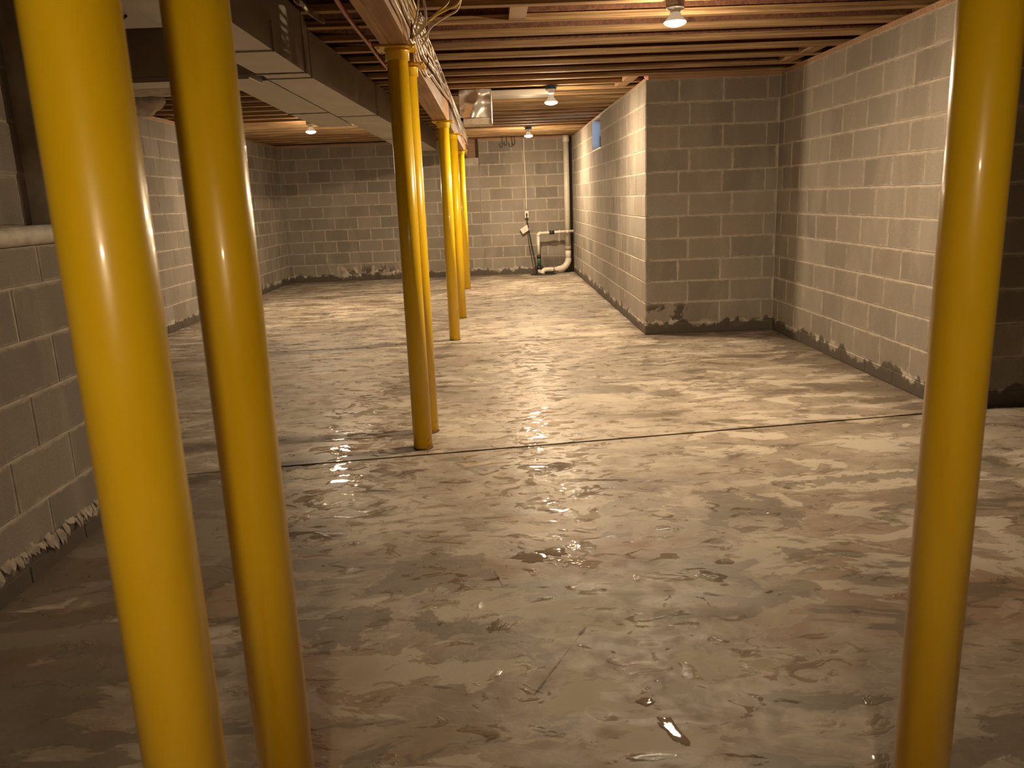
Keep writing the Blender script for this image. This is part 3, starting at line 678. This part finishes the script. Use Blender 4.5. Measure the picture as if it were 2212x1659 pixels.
for a in (.36, .50): obj('pipe_joint', tube(bmesh.new(), [(a, 0, .7285), (a + .04, 0, .7295)], .030, 16), M_PVC, dp, True)
dr = thing('drain_pipe', 'thick off white drain pipe from the ceiling, bending along the floor to the sump', 'pipe', (1.335, 14.31, 0))
cyl('stack', .46, 2.30, .050, M_PVC, dr, n=28); cyl('top_hub', 2.26, JB - .01, .058, M_PVC, dr, n=28); cyl('stained_hub', .40, .47, .056, M_PVCD, dr, n=28)
cyl('lower_stack', .235, .41, .052, M_PVC, dr, n=28)
obj('bend', tube(bmesh.new(), smooth_path([(.0, 0, .25), (-.005, -.01, .20), (-.05, -.03, .13), (-.12, -.06, .085), (-.20, -.08, .075)], 5), .056, 18), M_PVC, dr, True)
obj('floor_run', tube(bmesh.new(), smooth_path([(-.19, -.08, .075), (-.30, -.10, .072), (-.38, -.12, .075), (-.44, -.14, .07), (-.475, -.155, .045), (-.485, -.16, .014)], 5), .043, 18), M_PVC, dr, True)
obj('hose_clamp', tube(bmesh.new(), [(-.268, -.096, .073), (-.292, -.10, .073)], .050, 18), M_STEEL, dr, True)
obj('black_vent_pipe', lathe(bmesh.new(), [(.022, .02), (.022, JB - .03)], 16, Matrix.Translation((.077, .075, 0))), M_RUBBER, dr)
dr['label'] = 'thick off white drain pipe with a black pipe behind it, bending to the sump'
cd = thing('electric_conduit', 'thin pale conduit down the far wall to an outlet box', 'conduit', (.615, YF - .018, 0))
obj('tube', tube(bmesh.new(), smooth_path([(-.005, 0, JB - .02), (-.01, 0, 2.1), (.004, 0, 1.5), (.0, 0, 1.12)], 4), .009, 10), M_PVC, cd, True)
ob = obj('outlet_box', box(-.034, .034, -.045, .012, .985, 1.12, .004), M_STEEL, cd)
obj('cover_plate', box(-.033, .033, -.050, -.046, .99, 1.115, .001), M_TAG, ob); obj('plug', box(-.014, .014, -.075, -.050, 1.02, 1.07, .004), M_RUBBER, ob)
pc = tag(obj('power_cord', tube(bmesh.new(), smooth_path([(.615, 14.335, 1.03), (.618, 14.34, .96), (.632, 14.35, .85), (.65, 14.36, .74), (.69, 14.34, .50), (.725, 14.30, .33), (.745, 14.27, .20), (.765, 14.235, .10), (.768, 14.22, .02)], 6), .008, 8), M_RUBBER, None, True), 'black power cord hanging from the outlet to the sump pump', 'cord')
tg = obj('alarm_box', box(-.075, .075, -.02, .02, -.05, .05, .004), M_TAG); tg.location = (.575, 14.375, .79); tg.rotation_euler = (0, -.55, 0)
tag(tg, 'small white box hanging tilted beside the power cord', 'box')
tag(obj('thin_cord', tube(bmesh.new(), smooth_path([(.625, 14.37, .74), (.64, 14.38, .55), (.68, 14.39, .3), (.705, 14.39, .12), (.71, 14.385, .008)], 5), .005, 8), M_RUST, None, True), 'thin brown cord dropping from the tilted white box to the floor', 'cord')
for (x, lab) in [(.30, 'left black pipe hook hanging by the far wall'), (.435, 'right black pipe hook hanging by the far wall')]:
    tag(obj('pipe_hook', tube(bmesh.new(), smooth_path([(x, 14.07, JB + .001), (x, 14.07, JB - .07), (x + .004, 14.07, JB - .13), (x - .02, 14.07, JB - .155), (x - .04, 14.07, JB - .13), (x - .042, 14.07, JB - .10)], 4), .008, 8), M_RUST, None, True), lab, 'hook')

# ---------------------------------------------------------------- puddles and small marks on the floor
def puddle(cx, cy, rx, ry, seed, label, rot=0., shape=None, mat=M_WATER):
    bm = bmesh.new(); N = 56; rings = []
    for (k, z) in ((1.0, .0003), (.97, .0011), (.90, .0016), (.5, .0017)):
        ring = []
        for i in range(N):
            a = 2 * math.pi * i / N
            f = 1 + .55 * mnoise.noise((math.cos(a) * 1.4 + seed, math.sin(a) * 1.4, seed)) + .28 * mnoise.noise((math.cos(a) * 5 + seed, math.sin(a) * 5, seed))
            x, y = rx * f * math.cos(a) * k, ry * f * math.sin(a) * k
            ring.append(bm.verts.new((cx + x * math.cos(rot) - y * math.sin(rot), cy + x * math.sin(rot) + y * math.cos(rot), z)))
        rings.append(ring)
    for a, b in zip(rings, rings[1:]):
        for i in range(N): bm.faces.new((a[i], a[(i + 1) % N], b[(i + 1) % N], b[i]))
    bm.faces.new(rings[-1])
    o = obj('puddle', bm, mat, None, True); tag(o, label, 'puddle'); return o
puddle(.405, 1.765, .022, .062, 3.1, 'small bright puddle at the bottom centre of the floor', .35)
puddle(.36, 1.885, .020, .018, 8.4, 'tiny bright puddle just above the bottom centre one')
puddle(.181, 2.838, .055, .030, 4.4, 'small puddle with white glints in the middle foreground')
puddle(.090, 2.80, .060, .045, 6.7, 'small dark puddle left of the glinting one')
